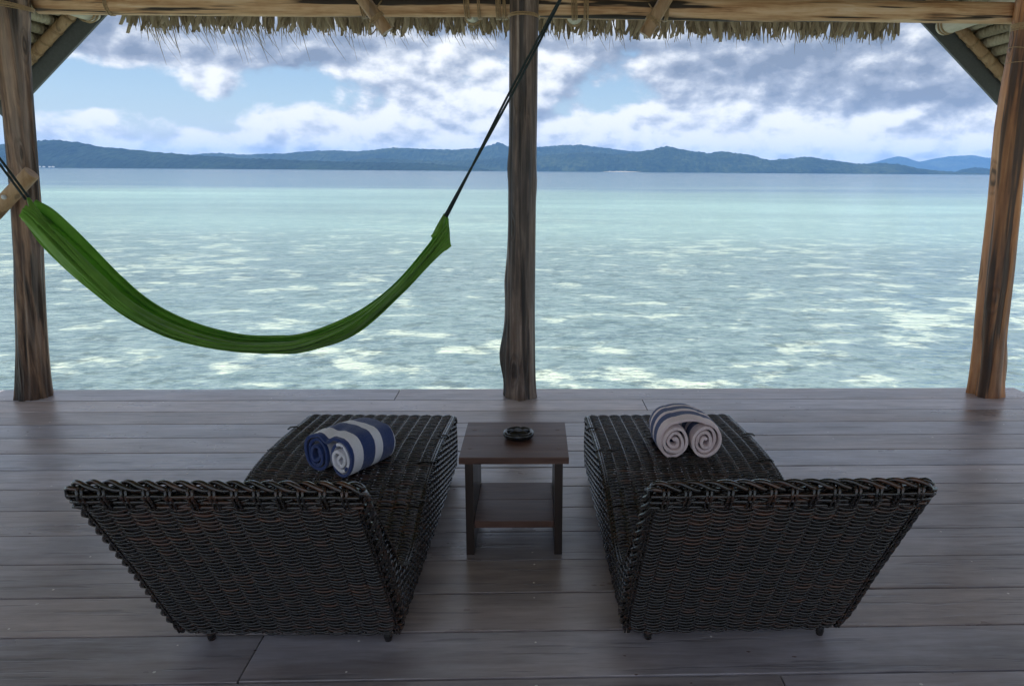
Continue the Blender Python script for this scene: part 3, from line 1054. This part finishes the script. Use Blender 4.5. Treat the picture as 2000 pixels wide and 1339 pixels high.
def blade(mb, x, y, z, L, wd, lean, curl):
    v, f = [], []
    for i in range(4):
        t = i / 3
        ww = wd * (1 - 0.85 * t)
        v += [(x + lean * L * t * (0.6 + 0.4 * t) - ww / 2, y + curl * t * t, z - L * t), (x + lean * L * t * (0.6 + 0.4 * t) + ww / 2, y + curl * t * t, z - L * t)]
    for i in range(3):
        f.append((2 * i, 2 * i + 1, 2 * i + 3, 2 * i + 2))
    mb.add(v, f)


for i in range(900):
    x = random.uniform(GX0 + 0.1, GX1 - 0.08)
    blade(mb, x + 0.04, random.uniform(0.0, 0.10), 0.06, random.uniform(0.17, 0.265), random.uniform(0.015, 0.04), random.uniform(-0.2, 0.25), random.uniform(-0.03, 0.05))
for i in range(150):     # longer loose wisps, mostly at the left
    x = GX0 + 0.2 + (GX1 - GX0 - 0.4) * random.random() ** 2.2
    blade(mb, x + 0.04, random.uniform(-0.05, 0.06), 0.0, random.uniform(0.2, 0.30), random.uniform(0.006, 0.014), random.uniform(-0.1, 0.6), random.uniform(-0.05, 0.05))
for i in range(46):
    x = random.choice([-3.1, -2.98, -2.85, -2.5, -2.4, -2.3, -1.95, -1.6]) + random.uniform(-0.16, 0.16)
    blade(mb, x + 0.04, random.uniform(-0.05, 0.04), -0.04, random.uniform(0.22, 0.42), random.uniform(0.005, 0.013), random.uniform(0.1, 0.7), random.uniform(-0.05, 0.05))
fr = mb.build('thatch_fringe', M_THATCH, gable)
tag(fr, kind='stuff')
# thatch body behind the fringe; the gable is open above it
mb = MB()
mb.box((GX0 + 0.5 * (GX1 - GX0) + 0.04, 0.14, 0.20), (GX1 - GX0 + 0.1, 0.07, 0.34))
mb.build('thatch_roll', M_THATCH, gable)

# ------------------------------------------------------------------ left log brace bolted to the post
root = thing('log_brace', 'short bolted log rail jutting across the left post', 'log', (-3.25, 5.235, 1.545))
mb = MB()
d = Vector((-0.72, -0.03, -0.69)).normalized()
log_mesh(mb, d * -0.02, d * 2.25, 0.049, 0.052, 4.4, n=24, N=22, rough=0.04)
brace_log = mb.build('log', M_BAMBOO, root)
mb = MB()
c = d * 0.205 + Vector((0.0, -0.044, 0.004))
mb.tube([c, c + Vector((0, -0.012, 0.002)), c + Vector((0, -0.017, 0.003))], [0.016, 0.015, 0.008], 14)
mb.build('bolt', M_STEEL, root, smooth=True)

# ------------------------------------------------------------------ hammock
HY = 4.2
UP = [(-2.618, 1.440), (-2.52, 1.372), (-2.36, 1.191), (-2.146, 0.943), (-1.915, 0.788), (-1.646, 0.702), (-1.424, 0.688), (-1.227, 0.717), (-0.968, 0.832), (-0.767, 0.975), (-0.565, 1.199), (-0.445, 1.375)]
LO = [(-2.674, 1.293), (-2.578, 1.158), (-2.412, 0.982), (-2.189, 0.796), (-1.98, 0.688), (-1.709, 0.615), (-1.431, 0.595), (-1.205, 0.612), (-0.946, 0.711), (-0.684, 0.941), (-0.512, 1.11), (-0.422, 1.183)]
HX = -1.43
ham = thing('hammock', 'green cloth hammock slung slack beside the middle post', 'hammock', (HX, HY, 0.6))
nt, ns = 130, 96
U = smooth_path(UP, nt)
Lw = smooth_path(LO, nt)
S_H = ([0, 0.16, 0.30, 0.45, 0.56, 0.66, 0.75, 0.84, 0.92, 1.0], [1.0, 0.62, 0.02, 0.42, 0.80, 0.52, 0.30, 0.58, 0.74, 0.62])
S_Y = ([0, 0.16, 0.30, 0.45, 0.56, 0.66, 0.75, 0.84, 0.92, 1.0], [0.06, 0.065, 0.0, -0.06, -0.035, -0.012, -0.055, -0.082, -0.055, -0.03])


def soft(xs, ys, x):
    i = max(0, min(len(xs) - 2, int(np.searchsorted(xs, x)) - 1))
    u = (x - xs[i]) / (xs[i + 1] - xs[i])
    u = u * u * (3 - 2 * u)
    return ys[i] + (ys[i + 1] - ys[i]) * u


v, f = [], []
for i in range(nt):
    t = i / (nt - 1)
    for k in range(ns):
        s = k / (ns - 1)
        sh = s + 0.05 * math.sin(t * 7.0 + 1.0) * math.sin(PI * s)
        h = soft(S_H[0], S_H[1], min(max(sh, 0), 1))
        y = soft(S_Y[0], S_Y[1], min(max(sh, 0), 1))
        wid = 0.55 + 0.75 * math.sin(PI * min(max(t, 0.02), 0.98)) ** 0.6
        # long folds running with the hammock, drifting slowly across it
        y += 0.014 * math.sin(2 * PI * (5.0 * s + 0.8 * t)) * math.sin(PI * s) + 0.010 * math.sin(2 * PI * (10.0 * s - 1.7 * t) + 1.3) + 0.005 * math.sin(2 * PI * (17.0 * s + 1.1 * t) + 0.4)
        h += 0.05 * math.sin(2 * PI * (2.0 * t + 1.5 * s)) * math.sin(PI * s) * (0.3 + 0.7 * math.sin(PI * t))
        h += 0.025 * mnoise.noise(Vector((t * 9, s * 5, 2.0)))
        h = 0.06 + 0.88 * min(max(h, 0.0), 1.0)
        y *= wid
        y += 0.008 * mnoise.noise(Vector((t * 14, s * 6, 0.0)))
        p = Lw[i] + (U[i] - Lw[i]) * h
        v.append((p[0] - HX, y, p[1] - 0.6))
for i in range(nt - 1):
    for k in range(ns - 1):
        f.append((i * ns + k, (i + 1) * ns + k, (i + 1) * ns + k + 1, i * ns + k + 1))
o = link('cloth', mesh_data('cloth', v, f, M_CLOTH, True), ham)
sm = o.modifiers.new('thick', 'SOLIDIFY')
sm.thickness = 0.0035


def rope(p0, p1, mb, r=0.0065, gap=0.007, twist=0.0):
    p0, p1 = Vector(p0), Vector(p1)
    d = (p1 - p0).normalized()
    u = d.orthogonal().normalized()
    b = d.cross(u)
    n = 60
    L = (p1 - p0).length
    for q in (0, PI):
        pts = []
        for i in range(n):
            t = i / (n - 1)
            a = q + twist * t * L
            pts.append(p0.lerp(p1, t) + (u * math.cos(a) + b * math.sin(a)) * gap)
        mb.tube(pts, r, 7)


def eye(mb, p, n=14):
    """short cords fanning from the gathered cloth into the rope"""
    mb.tube([Vector(p) + Vector((0, -0.02, 0)), Vector(p) + Vector((0, 0.02, 0))], 0.02, 10)


mb = MB()
rope((-2.635 - HX, 0, 1.435 - 0.6), (-3.44 - HX, -0.02, 2.80 - 0.6), mb, gap=0.009, twist=0.6)
mb.build('rope', M_ROPE, ham, smooth=True)
mb = MB()
rope((-0.450 - HX, 0, 1.355 - 0.6), (0.352 - HX, -0.0, 2.80 - 0.6), mb, gap=0.008, twist=3.0)
mb.build('rope', M_ROPE, ham, smooth=True)
for (x, z, dx_, dz_) in ((-2.632, 1.42, 0.06, -0.09), (-0.452, 1.35, -0.055, -0.075)):
    mb = MB()
    for q in range(5):
        off = (q - 2) * 0.014
        mb.tube([(x - HX, 0, z - 0.6 + 0.02), (x + dx_ * 0.6 - HX, off, z + dz_ * 0.6 - 0.6 - abs(off)), (x + dx_ * 1.2 - HX, off * 2, z + dz_ * 1.3 - 0.6)], [0.008, 0.014, 0.010], 7)
    mb.build('gathered_end', M_CLOTH, ham, smooth=True)


# ------------------------------------------------------------------ wicker daybeds
W = 0.755
NCOL = 13
PITCH = 0.0094
RS = 0.0045


def profile_resample(pts, n=400):
    P = smooth_path(pts, n)
    d = np.concatenate([[0], np.cumsum(np.hypot(*(P[1:] - P[:-1]).T))])
    return P, d


def weave(mb, P, d, s0, s1, side, width=W, edge_drop=0.014, phase=0, r=RS, skip=0.0):
    """rows of rib weave across X on the profile curve; side = +1/-1 picks the outward normal"""
    n_rows = int((s1 - s0) / PITCH)
    seg = 4
    for j in range(n_rows):
        s = s0 + (j + 0.5) * PITCH
        y, z = np.interp(s, d, P[:, 0]), np.interp(s, d, P[:, 1])
        y2, z2 = np.interp(s + 0.004, d, P[:, 0]), np.interp(s + 0.004, d, P[:, 1])
        y1, z1 = np.interp(s - 0.004, d, P[:, 0]), np.interp(s - 0.004, d, P[:, 1])
        t = np.array([y2 - y1, z2 - z1])
        t /= np.hypot(*t)
        nn = np.array([-t[1], t[0]]) * side
        pts, rr = [], []
        jit = random.uniform(-0.0012, 0.0012)
        amp = 0.0068 * random.uniform(0.85, 1.12)
        m = NCOL * seg
        for i in range(m + 1):
            u = i / m
            x = (u - 0.5) * width * (1 - 0.07 * max(0.0, 1 - (z - 0.05) / 0.11) ** 2 * (1 if side < 0 and y < 0.12 else 0))
            o = amp * math.sin(PI * (u * NCOL) + (PI if (j + phase) % 2 else 0))
            e = max(0.0, (abs(u - 0.5) - 0.46) / 0.04)
            o -= edge_drop * e * e
            q = jit + 0.0008 * math.sin(i * 1.3 + j)
            pts.append((x, y + nn[0] * o + t[0] * q, z + nn[1] * o + t[1] * q))
        mb.tube(pts, r * 1.18 * random.uniform(0.9, 1.08), 6, cap=False, flat=0.62, up=(0, nn[0], nn[1]))


def stakes(mb, P, d, s0, s1, width=W):
    n = max(6, int((s1 - s0) / 0.03))
    for i in range(NCOL + 1):
        x = (i / NCOL - 0.5) * (width - 0.012)
        for o in (-0.005, 0.005):
            pts = [(x + o, np.interp(s, d, P[:, 0]), np.interp(s, d, P[:, 1])) for s in np.linspace(s0, s1, n)]
            mb.tube(pts, 0.0036, 5, cap=False)


# side outline in local (y, z): y = 0 at the bottom of the head end, + towards the foot
SEAT = [(1.555, 0.055), (1.562, 0.20), (1.552, 0.300), (1.50, 0.340), (1.40, 0.348), (1.20, 0.360), (1.0, 0.368), (0.80, 0.363), (0.62, 0.335), (0.45, 0.275), (0.32, 0.232), (0.20, 0.220), (0.10, 0.250), (0.03, 0.310), (-0.08, 0.435), (-0.20, 0.565), (-0.31, 0.672), (-0.40, 0.752)]
BACK = [(-0.445, 0.750), (-0.38, 0.655), (-0.29, 0.52), (-0.20, 0.385), (-0.115, 0.25), (-0.05, 0.145), (0.0, 0.052)]
PS, dS = profile_resample(SEAT)
PB, dB = profile_resample(BACK)
iv = int(np.argmin(np.abs(PS[:, 0] - 0.12)))
s_foot = dS[int(np.argmax(PS[:, 1] > 0.33))]
s_val = dS[iv]


def braid(mb, path, R, r, strands, lead, flat=0.8, closed=False):
    pts = [Vector(p) for p in path]
    L = [0.0]
    for a, b in zip(pts[:-1], pts[1:]):
        L.append(L[-1] + (b - a).length)
    tot = L[-1]
    n = int(tot / 0.009)
    arr = np.array(path)
    for q in range(strands):
        out = []
        for i in range(n + 1):
            s = tot * i / n
            c = Vector([np.interp(s, L, arr[:, k]) for k in range(3)])
            c2 = Vector([np.interp(min(s + 0.01, tot), L, arr[:, k]) for k in range(3)])
            c1 = Vector([np.interp(max(s - 0.01, 0), L, arr[:, k]) for k in range(3)])
            t = (c2 - c1).normalized()
            u = Vector((0, -0.8, -0.6))
            if abs(t.x) < 0.5: u = Vector((1, 0, 0))
            u = (u - t * u.dot(t)).normalized()
            b = t.cross(u)
            a = 2 * PI * (s / lead + q / strands)
            out.append(c + u * (R * math.cos(a)) + b * (R * flat * math.sin(a)))
        mb.tube(out, r, 6)


def make_daybed(label):
    root = thing('wicker_daybed', label, 'daybed', (0, 0, 0), 0, 'pair of dark wicker daybeds facing the sea')
    mb = MB()
    weave(mb, PS, dS, s_foot - 0.02, s_val, -1)
    stakes(mb, PS, dS, s_foot - 0.02, s_val)
    # a few loose strand ends standing off the seat
    for (x, s_, dx_, dz_) in ((-0.33, 0.30, -0.06, 0.008), (0.34, 0.42, 0.05, 0.006), (0.31, 0.75, 0.06, 0.009), (-0.30, 0.62, -0.07, 0.006), (0.33, 1.02, 0.055, 0.007), (-0.28, 0.95, -0.05, 0.007)):
        ss = s_foot + s_
        y, z = np.interp(ss, dS, PS[:, 0]), np.interp(ss, dS, PS[:, 1])
        mb.tube([(x, y, z + 0.004), (x + dx_ * 0.5, y + 0.004, z + 0.004 + dz_), (x + dx_, y + 0.010, z + dz_ * 0.9), (x + dx_ * 1.25, y + 0.012, z - 0.004)], RS, 6)
    tag(mb.build('seat', M_WICKER, root, smooth=True), kind='stuff')
    mb = MB()
    weave(mb, PS, dS, s_val, dS[-1], -1)
    stakes(mb, PS, dS, s_val, dS[-1])
    weave(mb, PB, dB, 0.0, dB[-1], -1, edge_drop=0.010)
    stakes(mb, PB, dB, 0.0, dB[-1])
    tag(mb.build('backrest', M_WICKER, root, smooth=True), kind='stuff')
    mb = MB()
    weave(mb, PS, dS, 0.0, s_foot - 0.02, -1)
    tag(mb.build('end_panel', M_WICKER, root, smooth=True), kind='stuff')
    # the two woven sides: horizontal strands between the deck and the seat line, stakes upright
    ys = PS[:, 0]
    def top_z(y):
        m = dS <= dS[-1]
        # upper outline of the side at y
        if y >= 0.12:
            sel = (dS <= s_val) & (dS >= s_foot - 0.06)
            yy, zz = PS[sel, 0][::-1], PS[sel, 1][::-1]
            return float(np.interp(y, yy, zz))
        sel = dS >= s_val
        yy, zz = PS[sel, 0][::-1], PS[sel, 1][::-1]
        return float(np.interp(y, yy, zz))
    def back_y(z):
        return float(np.interp(z, PB[::-1, 1], PB[::-1, 0]))
    for sx in (-1, 1):
        mb = MB()
        rows = int((0.74 - 0.05) / 0.0125)
        for j in range(rows):
            z = 0.055 + j * 0.0125
            # spans of y where this height lies inside the outline
            Y = np.arange(back_y(z) + 0.008, 1.552, 0.0125)
            run = []
            def flush(run):
                if len(run) > 3: mb.tube(run, RS * 0.92, 6, cap=False, up=(1, 0, 0))
            for i, y in enumerate(Y):
                inside = z < top_z(y) - 0.004
                if inside:
                    o = 0.0050 * math.sin(PI * (y / 0.05) + (PI if j % 2 else 0))
                    bulge = 0.010 * math.sin(PI * min(1.0, z / 0.36))
                    run.append((sx * (W / 2 + bulge - 0.008 + o), y, z + 0.0008 * math.sin(i + j)))
                else:
                    flush(run)
                    run = []
            flush(run)
        for y in np.arange(-0.40, 1.56, 0.05):
            zb = 0.05 if y > 0 else float(np.interp(y, PB[:, 0], PB[:, 1]))
            zt = top_z(y)
            if zt - zb < 0.03: continue
            mb.tube([(sx * (W / 2 - 0.006 + 0.010 * math.sin(PI * min(1, zz / 0.36))), y, zz) for zz in np.linspace(zb, zt, 7)], 0.004, 5, cap=False)
        # plaited edge along the seat line
        tag(mb.build('side_panel', M_WICKER, root, smooth=True), kind='stuff')
        mb = MB()
        sel = [i for i in range(len(PS)) if s_foot - 0.05 <= dS[i] <= s_val][::6]
        braid(mb, [(sx * (W / 2 - 0.002), PS[i, 0], PS[i, 1] - 0.008) for i in sel], 0.008, 0.0045, 3, 0.06)
        mb.build('edge_braid', M_WICKER, root, smooth=True)
    # thick rolled rim round the backrest
    mb = MB()
    path = []
    hb = W / 2 + 0.012
    back = [(PB[i, 0] + 0.012, PB[i, 1] + 0.004) for i in range(len(PB))][::12]
    for y, z in reversed(back): path.append((hb - 0.03 * max(0.0, 1 - (z - 0.05) / 0.11) ** 2, y, z))
    for k in range(1, 8):
        a = k / 8 * PI / 2
        path.append((hb - 0.03 * (1 - math.cos(a)), PB[0, 0] + 0.012 - 0.008 * math.sin(a), PB[0, 1] + 0.004 + 0.022 * math.sin(a)))
    for x in np.linspace(hb - 0.05, -hb + 0.05, 40): path.append((x, PB[0, 0] + 0.004, PB[0, 1] + 0.026))
    for k in range(7, 0, -1):
        a = k / 8 * PI / 2
        path.append((-hb + 0.03 * (1 - math.cos(a)), PB[0, 0] + 0.012 - 0.008 * math.sin(a), PB[0, 1] + 0.004 + 0.022 * math.sin(a)))
    for y, z in back: path.append((-hb + 0.03 * max(0.0, 1 - (z - 0.05) / 0.11) ** 2, y, z))
    braid(mb, path, 0.0115, 0.0070, 3, 0.14, flat=0.9)
    # second course under the top rim, with the pairs of stake ends bound over it
    y0, z0 = PB[0, 0], PB[0, 1]
    for q, (dy, dz) in enumerate(((-0.012, 0.004), (0.002, -0.018), (0.016, -0.038))):
        pts = []
        for x in np.linspace(-W / 2 - 0.01, W / 2 + 0.01, 90):
            wv = 0.006 * math.sin(PI * (x / (W / NCOL)) + q * 1.6)
            pts.append((x, y0 + dy - wv, z0 + dz + 0.3 * wv))
        mb.tube(pts, 0.0054, 6)
    for i in range(NCOL):
        x = ((i + 0.5) / NCOL - 0.5) * W
        for o in (-0.006, 0.006):
            up_ = (i % 2)
            mb.tube([(x + o, y0 + 0.004, z0 + 0.030), (x + o, y0 - 0.017, z0 + 0.018), (x + o, y0 - 0.020 + 0.004, z0 - 0.002), (x + o, y0 - 0.002, z0 - 0.020), (x + o, y0 + 0.010, z0 - 0.042)], 0.0043, 6)
    tag(mb.build('rim', M_WICKER, root, smooth=True))
    # inner frame that carries the weave
    mb = MB()
    for x in (-W / 2 + 0.03, W / 2 - 0.03):
        mb.tube([(x, 0.03, 0.06), (x, 1.53, 0.06)], 0.012, 8)
        mb.tube([(x, 1.53, 0.06), (x, 1.53, 0.32)], 0.012, 8)
    for y in (0.03, 0.5, 1.0, 1.53):
        mb.tube([(-W / 2 + 0.03, y, 0.06), (W / 2 - 0.03, y, 0.06)], 0.012, 8)
    mb.build('frame', M_WICKER, root, smooth=True)
    for x in (-W / 2 + 0.09, W / 2 - 0.05):
        for y in (0.04, 1.50):
            mb = MB()
            mb.tube([(x, y, 0.0), (x, y, 0.015), (x, y, 0.06)], [0.012, 0.015, 0.014], 12)
            mb.build('foot', M_WICKER, root, smooth=True)
    return root


bed = make_daybed('dark brown wicker daybed left of the side table')
bed.location = (-0.820, 2.378, 0)
bed.rotation_euler = (0, 0, -math.radians(1.9))
bed2 = copy_tree(bed)
bed2['label'] = 'dark brown wicker daybed right of the side table'
bed2.location = (0.705, 2.362, 0)
bed2.rotation_euler = (0, 0, math.radians(1.0))


# ------------------------------------------------------------------ side table and ashtray
tab = thing('side_table', 'small dark wooden side table with a low shelf', 'table', (-0.062, 3.241, 0), -math.radians(0.5))
TW, TD = 0.458, 0.465
for i, (a, b) in enumerate(((-TD / 2, 0.038), (0.038, TD / 2))):
    mb = MB()
    mb.box((0, 0, 0), (TW, b - a - 0.0015, 0.030), bev=0.003)
    mb.build('top_board', M_TABLE, tab, loc=(0, (a + b) / 2, 0.440 - 0.015))
for x in (-0.187, 0.187):
    mb = MB()
    mb.box((0, 0, 0), (0.034, TD - 0.012, 0.4095), bev=0.002)
    mb.build('side_panel', M_TABLE_LEG, tab, loc=(x, -0.004, 0.205))
for a, b in ((-0.222, 0.0), (0.0, 0.195)):
    mb = MB()
    mb.box((0, 0, 0), (0.338, b - a - 0.0015, 0.030), bev=0.002)
    mb.build('shelf_board', M_TABLE, tab, loc=(0, (a + b) / 2, 0.135))
for x, y in ((-0.19, -0.12), (-0.19, 0.12), (0.19, -0.12), (0.19, 0.12)):
    mb = MB()
    mb.tube([(x, y, 0.4395), (x, y, 0.4408)], [0.010, 0.0095], 14)
    mb.build('plug', M_TABLE, tab)

mb = MB()
prof = [(0.0, 0.004), (0.030, 0.005), (0.046, 0.008), (0.050, 0.018), (0.0515, 0.028), (0.055, 0.033), (0.060, 0.034), (0.0665, 0.030), (0.069, 0.022), (0.067, 0.013), (0.060, 0.005), (0.050, 0.0), (0.0, 0.0)]
N = 48
v, f = [], []
for i, (r, z) in enumerate(prof):
    for k in range(N):
        a = 2 * PI * k / N
        notch = 0.0
        if z > 0.026:
            for na in (PI / 2 - 0.12, PI / 2 + 0.12 + 2 * PI / 3, PI / 2 - 0.2 + 4 * PI / 3):
                dd = (a - na + PI) % (2 * PI) - PI
                notch = max(notch, 0.0035 * math.exp(-(dd / 0.09) ** 2))
        v.append((r * math.cos(a), r * math.sin(a), z - notch))
for i in range(len(prof) - 1):
    for k in range(N):
        k2 = (k + 1) % N
        f.append((i * N + k, i * N + k2, (i + 1) * N + k2, (i + 1) * N + k))
o = link('ashtray', mesh_data('ashtray', v, f, M_GLAZE, True), None, (-0.048, 3.250, 0.4402))
tag(o, 'round black glazed ashtray on the side table', 'ashtray')


# ------------------------------------------------------------------ rolled towels
def towel(label, loc, rz, mat, a, Rx, Rz, length, turns, seed, sag, slant):
    th = 0.0125
    pitch = 0.0205
    def spiral(sgn):
        pts = []
        n = int(turns * 26)
        for i in range(n + 1):
            tt = i / n
            ang = PI / 2 + 2 * PI * turns * tt
            k = 1 - pitch * turns * tt / ((Rx + Rz) / 2)
            rr = max(k, 0.10)
            wob = 1 + 0.045 * math.sin(ang * 2.3 + seed + sgn)
            x = -a + Rx * rr * wob * math.cos(ang)
            z = Rz * rr * wob * math.sin(ang) - 0.006 * tt
            pts.append((-sgn * x if sgn > 0 else x, z) if sgn < 0 else (-x, z))
        return pts
    left = spiral(-1)
    right = spiral(1)
    path = list(reversed(left)) + [(x, Rz * 1.0 + 0.012 * math.cos(PI * x / (2 * a)) ) for x in np.linspace(-a, a, 12)[1:-1]] + right
    path = np.array(path)
    nL = 26
    v, f, stripe = [], [], []
    m = len(path)
    nsp = len(left)
    for q in range(nL):
        y = length * q / (nL - 1)
        bulge = 1 + 0.05 * math.sin(PI * q / (nL - 1)) - 0.05 * (q / (nL - 1))
        for i, (x, z) in enumerate(path):
            e = 0.004 * mnoise.noise(Vector((i * 0.16, q * 0.22, seed)))
            skew = 0.006 * math.sin(i * 0.11 + seed) + 0.004 * mnoise.noise(Vector((i * 0.3, seed, 3)))
            dip = sag * math.exp(-(x / 0.030) ** 2) * math.exp(-y / 0.075) if z > Rz * 0.9 and nsp <= i < m - nsp else 0.0
            stripe.append(y + skew + slant * (abs(i - m / 2) / (m / 2)) ** 1.5 * (1 if i > m / 2 else -0.4))
            v.append((x * bulge + e, y + skew, (z + Rz - dip) * bulge + e))
    for q in range(nL - 1):
        for i in range(m - 1):
            f.append((q * m + i, q * m + i + 1, (q + 1) * m + i + 1, (q + 1) * m + i))
    me = mesh_data('rolled_towel', v, f, mat, True)
    me.attributes.new('stripe', 'FLOAT', 'POINT').data.foreach_set('value', stripe)
    o = link('rolled_towel', me, None, loc, (0, 0, rz))
    s = o.modifiers.new('pile', 'SOLIDIFY')
    s.thickness = th
    s.offset = 0
    s2 = o.modifiers.new('round', 'BEVEL')
    s2.width = 0.0035
    s2.segments = 2
    s2.limit_method = 'ANGLE'
    s2.angle_limit = math.radians(50)
    tag(o, label, 'towel', 'rolled striped towels on the daybeds')
    return o


M_TOWEL_L = towel_mat('striped_towel_navy_edge', [(0.0, True), (0.06, False), (0.235, True), (0.475, False), (0.63, True), (0.90, False)], (0.90, 0.89, 0.95))
M_TOWEL_R = towel_mat('striped_towel_white_edge', [(0.0, False), (0.20, True), (0.36, False), (0.47, True), (0.66, False), (0.76, True), (0.88, False)], (0.93, 0.77, 0.77))
towel('blue and white striped towel rolled on the left daybed', (-0.832, 3.03, 0.360), -math.radians(31), M_TOWEL_L, 0.066, 0.066, 0.082, 0.270, 3.0, 2.0, 0.035, 0.05)
towel('pink white towel roll with blue bands on the right daybed', (0.708, 3.185, 0.362), math.radians(3), M_TOWEL_R, 0.068, 0.068, 0.083, 0.26, 3.1, 6.0, 0.0, 0.0)
